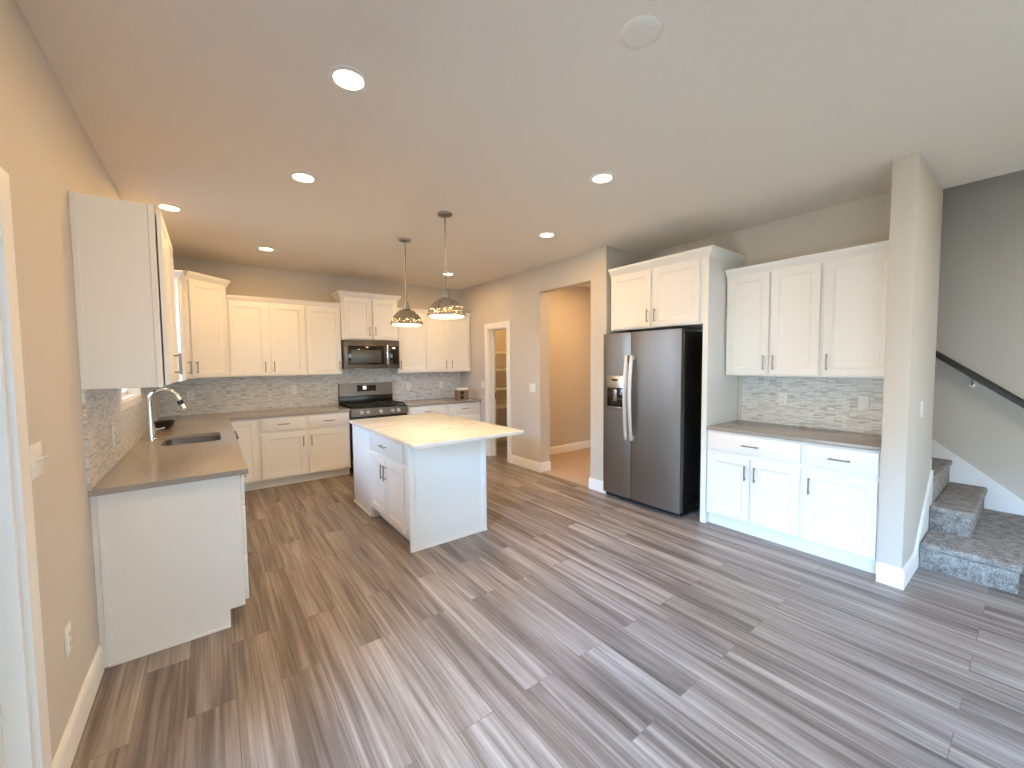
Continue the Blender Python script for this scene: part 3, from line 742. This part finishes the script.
# ------------------------------------------------------------------ switches and outlets (local: plate in xz plane, front -y)
def outlet(loc, rz, label, w=.072, h=.118):
    t = thing('wall_outlet', label, 'outlet', loc, rz, 'white wall outlets')
    MB().box(-w / 2, w / 2, -.006, 0, -h / 2, h / 2, .003, 2).done('plate', 'white_pl', t)
    for s in (-1, 1):
        o = MB().box(-.017, .017, -.0085, -.004, s * .020 - .0145, s * .020 + .0145, .004, 2).done('socket', 'white_pl', t)
        m = MB(); m.box(-.008, -.0055, -.0092, -.006, s * .020 - .003, s * .020 + .006); m.box(.0055, .008, -.0092, -.006, s * .020 - .003, s * .020 + .006); m.box(-.002, .002, -.0092, -.006, s * .020 - .010, s * .020 - .006); m.done('slot', 'blackm', o)
    return t
def switch(loc, rz, label, gangs=1, toggle=False):
    t = thing('light_switch', label, 'switch', loc, rz, 'white light switches')
    w = .072 + .046 * (gangs - 1)
    MB().box(-w / 2, w / 2, -.006, 0, -.059, .059, .003, 2).done('plate', 'white_pl', t)
    for g in range(gangs):
        x = (g - (gangs - 1) / 2) * .046
        if toggle:
            m = MB(); m.box(x - .006, x + .006, -.0075, -.004, -.013, .013, .001, 1); m.tube([(x, -.005, 0), (x, -.024, .008)], [.0055, .004], 10); m.done('toggle', 'white_pl', t)
        else:
            m = MB(); m.prism([(-.0055, -.033), (-.009, -.033), (-.0065, 0), (-.010, .033), (-.0055, .033)], x - .0165, x + .0165, 'yz'); m.done('rocker', 'white_pl', t, smooth=False)
    return t
switch((0, -4.185, 1.193), PI / 2, 'white double toggle switch on the wall beside the patio door', 2, True)
outlet((0, -3.976, .435), PI / 2, 'white outlet low on the wall near the patio door')
outlet((T, -2.90, 1.09), PI / 2, 'white outlet on the mosaic tile beneath the near wall cabinet')
outlet((.294, -T, 1.155), 0, 'white outlet on the tile in the far corner behind the faucet')
outlet((1.413, -T, 1.165), 0, 'white outlet on the tile left of the range')
outlet((3.08, -T, 1.145), 0, 'white outlet on the tile just right of the range')
outlet((3.668, -T, 1.14), 0, 'white outlet on the tile above the small tan box')
switch((PX, -.70, 1.16), -PI / 2, 'white switch between the range wall worktop and the pantry doorway')
switch((PX, -1.969, 1.162), -PI / 2, 'white double switch on the wall between pantry doorway and hall opening', 2)
outlet((FX - T, -4.812, 1.15), -PI / 2, 'white outlet on the tile of the serving counter nearer the fridge')
switch((FX - T, -5.39, 1.16), -PI / 2, 'white switch on the tile of the serving counter near the stub wall', 1)
switch((4.52, CY0, 1.16), 0, 'white toggle switch on the stub wall facing the stairs', 1, True)

# ------------------------------------------------------------------ pantry shelves (wire)
for z, lab in ((1.715, 'topmost white wire shelf in the pantry'), (1.404, 'second white wire shelf from the top in the pantry'), (1.054, 'third white wire shelf from the top in the pantry'), (.721, 'lowest white wire shelf in the pantry')):
    t = thing('wire_shelf', lab, 'shelf', (4.212, -.32, z), 0, 'wire shelves in the pantry')
    m = MB(); L_ = 1.135
    for k in range(46): x = .01 + k * (L_ - .02) / 45; m.box(x - .002, x + .002, 0, .318, -.002, .002)
    for y in (0.002, .16, .316): m.box(0, L_, y - .003, y + .003, -.005, .001)
    m.done('wire_deck', 'trim', t, smooth=False)
    MB().box(0, L_, -.006, .002, -.034, .003, .002).done('front_lip', 'trim', t)
    m = MB(); 
    for x in (.35, .85): m.tube([(x, .01, -.02), (x, .316, -.30)], .005, 8)
    m.done('brace', 'trim', t)

# ------------------------------------------------------------------ stairs
t = thing('staircase', 'grey carpeted staircase rising behind the stub wall', 'staircase', (4.56, -6.215, 0))
ox, oy = 4.56, -6.215
def step(x0, x1, y0, y1, z0, z1):
    m = MB(); m.box(x0 - ox, x1 - ox, y0 - oy, y1 - oy, z0, z1 - .035, .004, 1)
    e = .016; m.box(x0 - e - ox, x1 - ox, y0 - e - oy, y1 - oy, z1 - .05, z1, .02, 4)
    return m.done('step', 'carpet', t, angle=1.2)
step(4.57, SX - .017, -6.215, CY0 - .019, 0, .19)
step(4.93, SX - .017, -5.985, CY0 - .019, .18, .38)
rise, run = .19, .235
for k in range(10):
    y0 = -5.77 + k * run
    step(CX1 + .019, SX - .017, y0, y0 + run + .05, max(0, .15 + rise * k), .585 + rise * k)
def skirt_at(y): return .57 + (y + 5.77) * rise / run
# wall stringers
m = MB(); ya, yb = -6.34, -3.3
m.prism([(ya, 0), (ya, skirt_at(ya) + .085), (yb, skirt_at(yb) + .085), (yb, skirt_at(yb) - .3), (-5.6, 0)], SX - .015, SX, 'yz'); struct(m, 'trim_7', 'trim', smooth=False)
m = MB(); m.prism([(PX + .40, 0), (PX + .40, .15), (CX1, .63), (CX1, 0)], CY0 - .016, CY0, 'xz'); struct(m, 'trim_8', 'trim', smooth=False)
m = MB(); m.prism([(-5.75, 0.3), (-5.75, .72), (-3.3, skirt_at(-3.3) + .15), (-3.3, skirt_at(-3.3) - .3)], CX1, CX1 + .015, 'yz'); struct(m, 'trim_9', 'trim', smooth=False)
# handrail
t = thing('handrail', 'dark wooden handrail climbing the stair wall', 'handrail', (SX, -6.3, 1.0))
RXr = 5.87; hz = lambda y: 1.577 + (y + 5.676) * (1.577 - 1.145) / (.506)
hz = lambda y: 1.545 + (y + 5.676) * (rise / run + .02)
m = MB(); ya, yb = -6.55, -3.6
for (a, b) in ((ya, yb),):
    prof = [(-.028, -.03), (-.03, .0), (-.022, .024), (0, .032), (.022, .024), (.03, 0), (.028, -.03), (.016, -.036), (-.016, -.036)]
    A = [m.bm.verts.new((RXr + u - SX, a + 6.3, hz(a) + v - 1.0)) for u, v in prof]; B = [m.bm.verts.new((RXr + u - SX, b + 6.3, hz(b) + v - 1.0)) for u, v in prof]
    m.bridge(A, B); m.bm.faces.new(A[::-1]); m.bm.faces.new(B)
m.done('rail', 'rail', t)
for y in (-5.88, -4.6):
    m = MB(); z = hz(y) - 1.0; yy = y + 6.3; m.tube([(-.001, yy, z - .10), (-.05, yy, z - .10), (-.075, yy, z - .075), (RXr - SX, yy, z - .034)], [.007] * 4, 10); m.cyl((-.0, yy, z - .10), (-.006, yy, z - .10), .022, n=20); m.done('bracket', 'nickel', t)
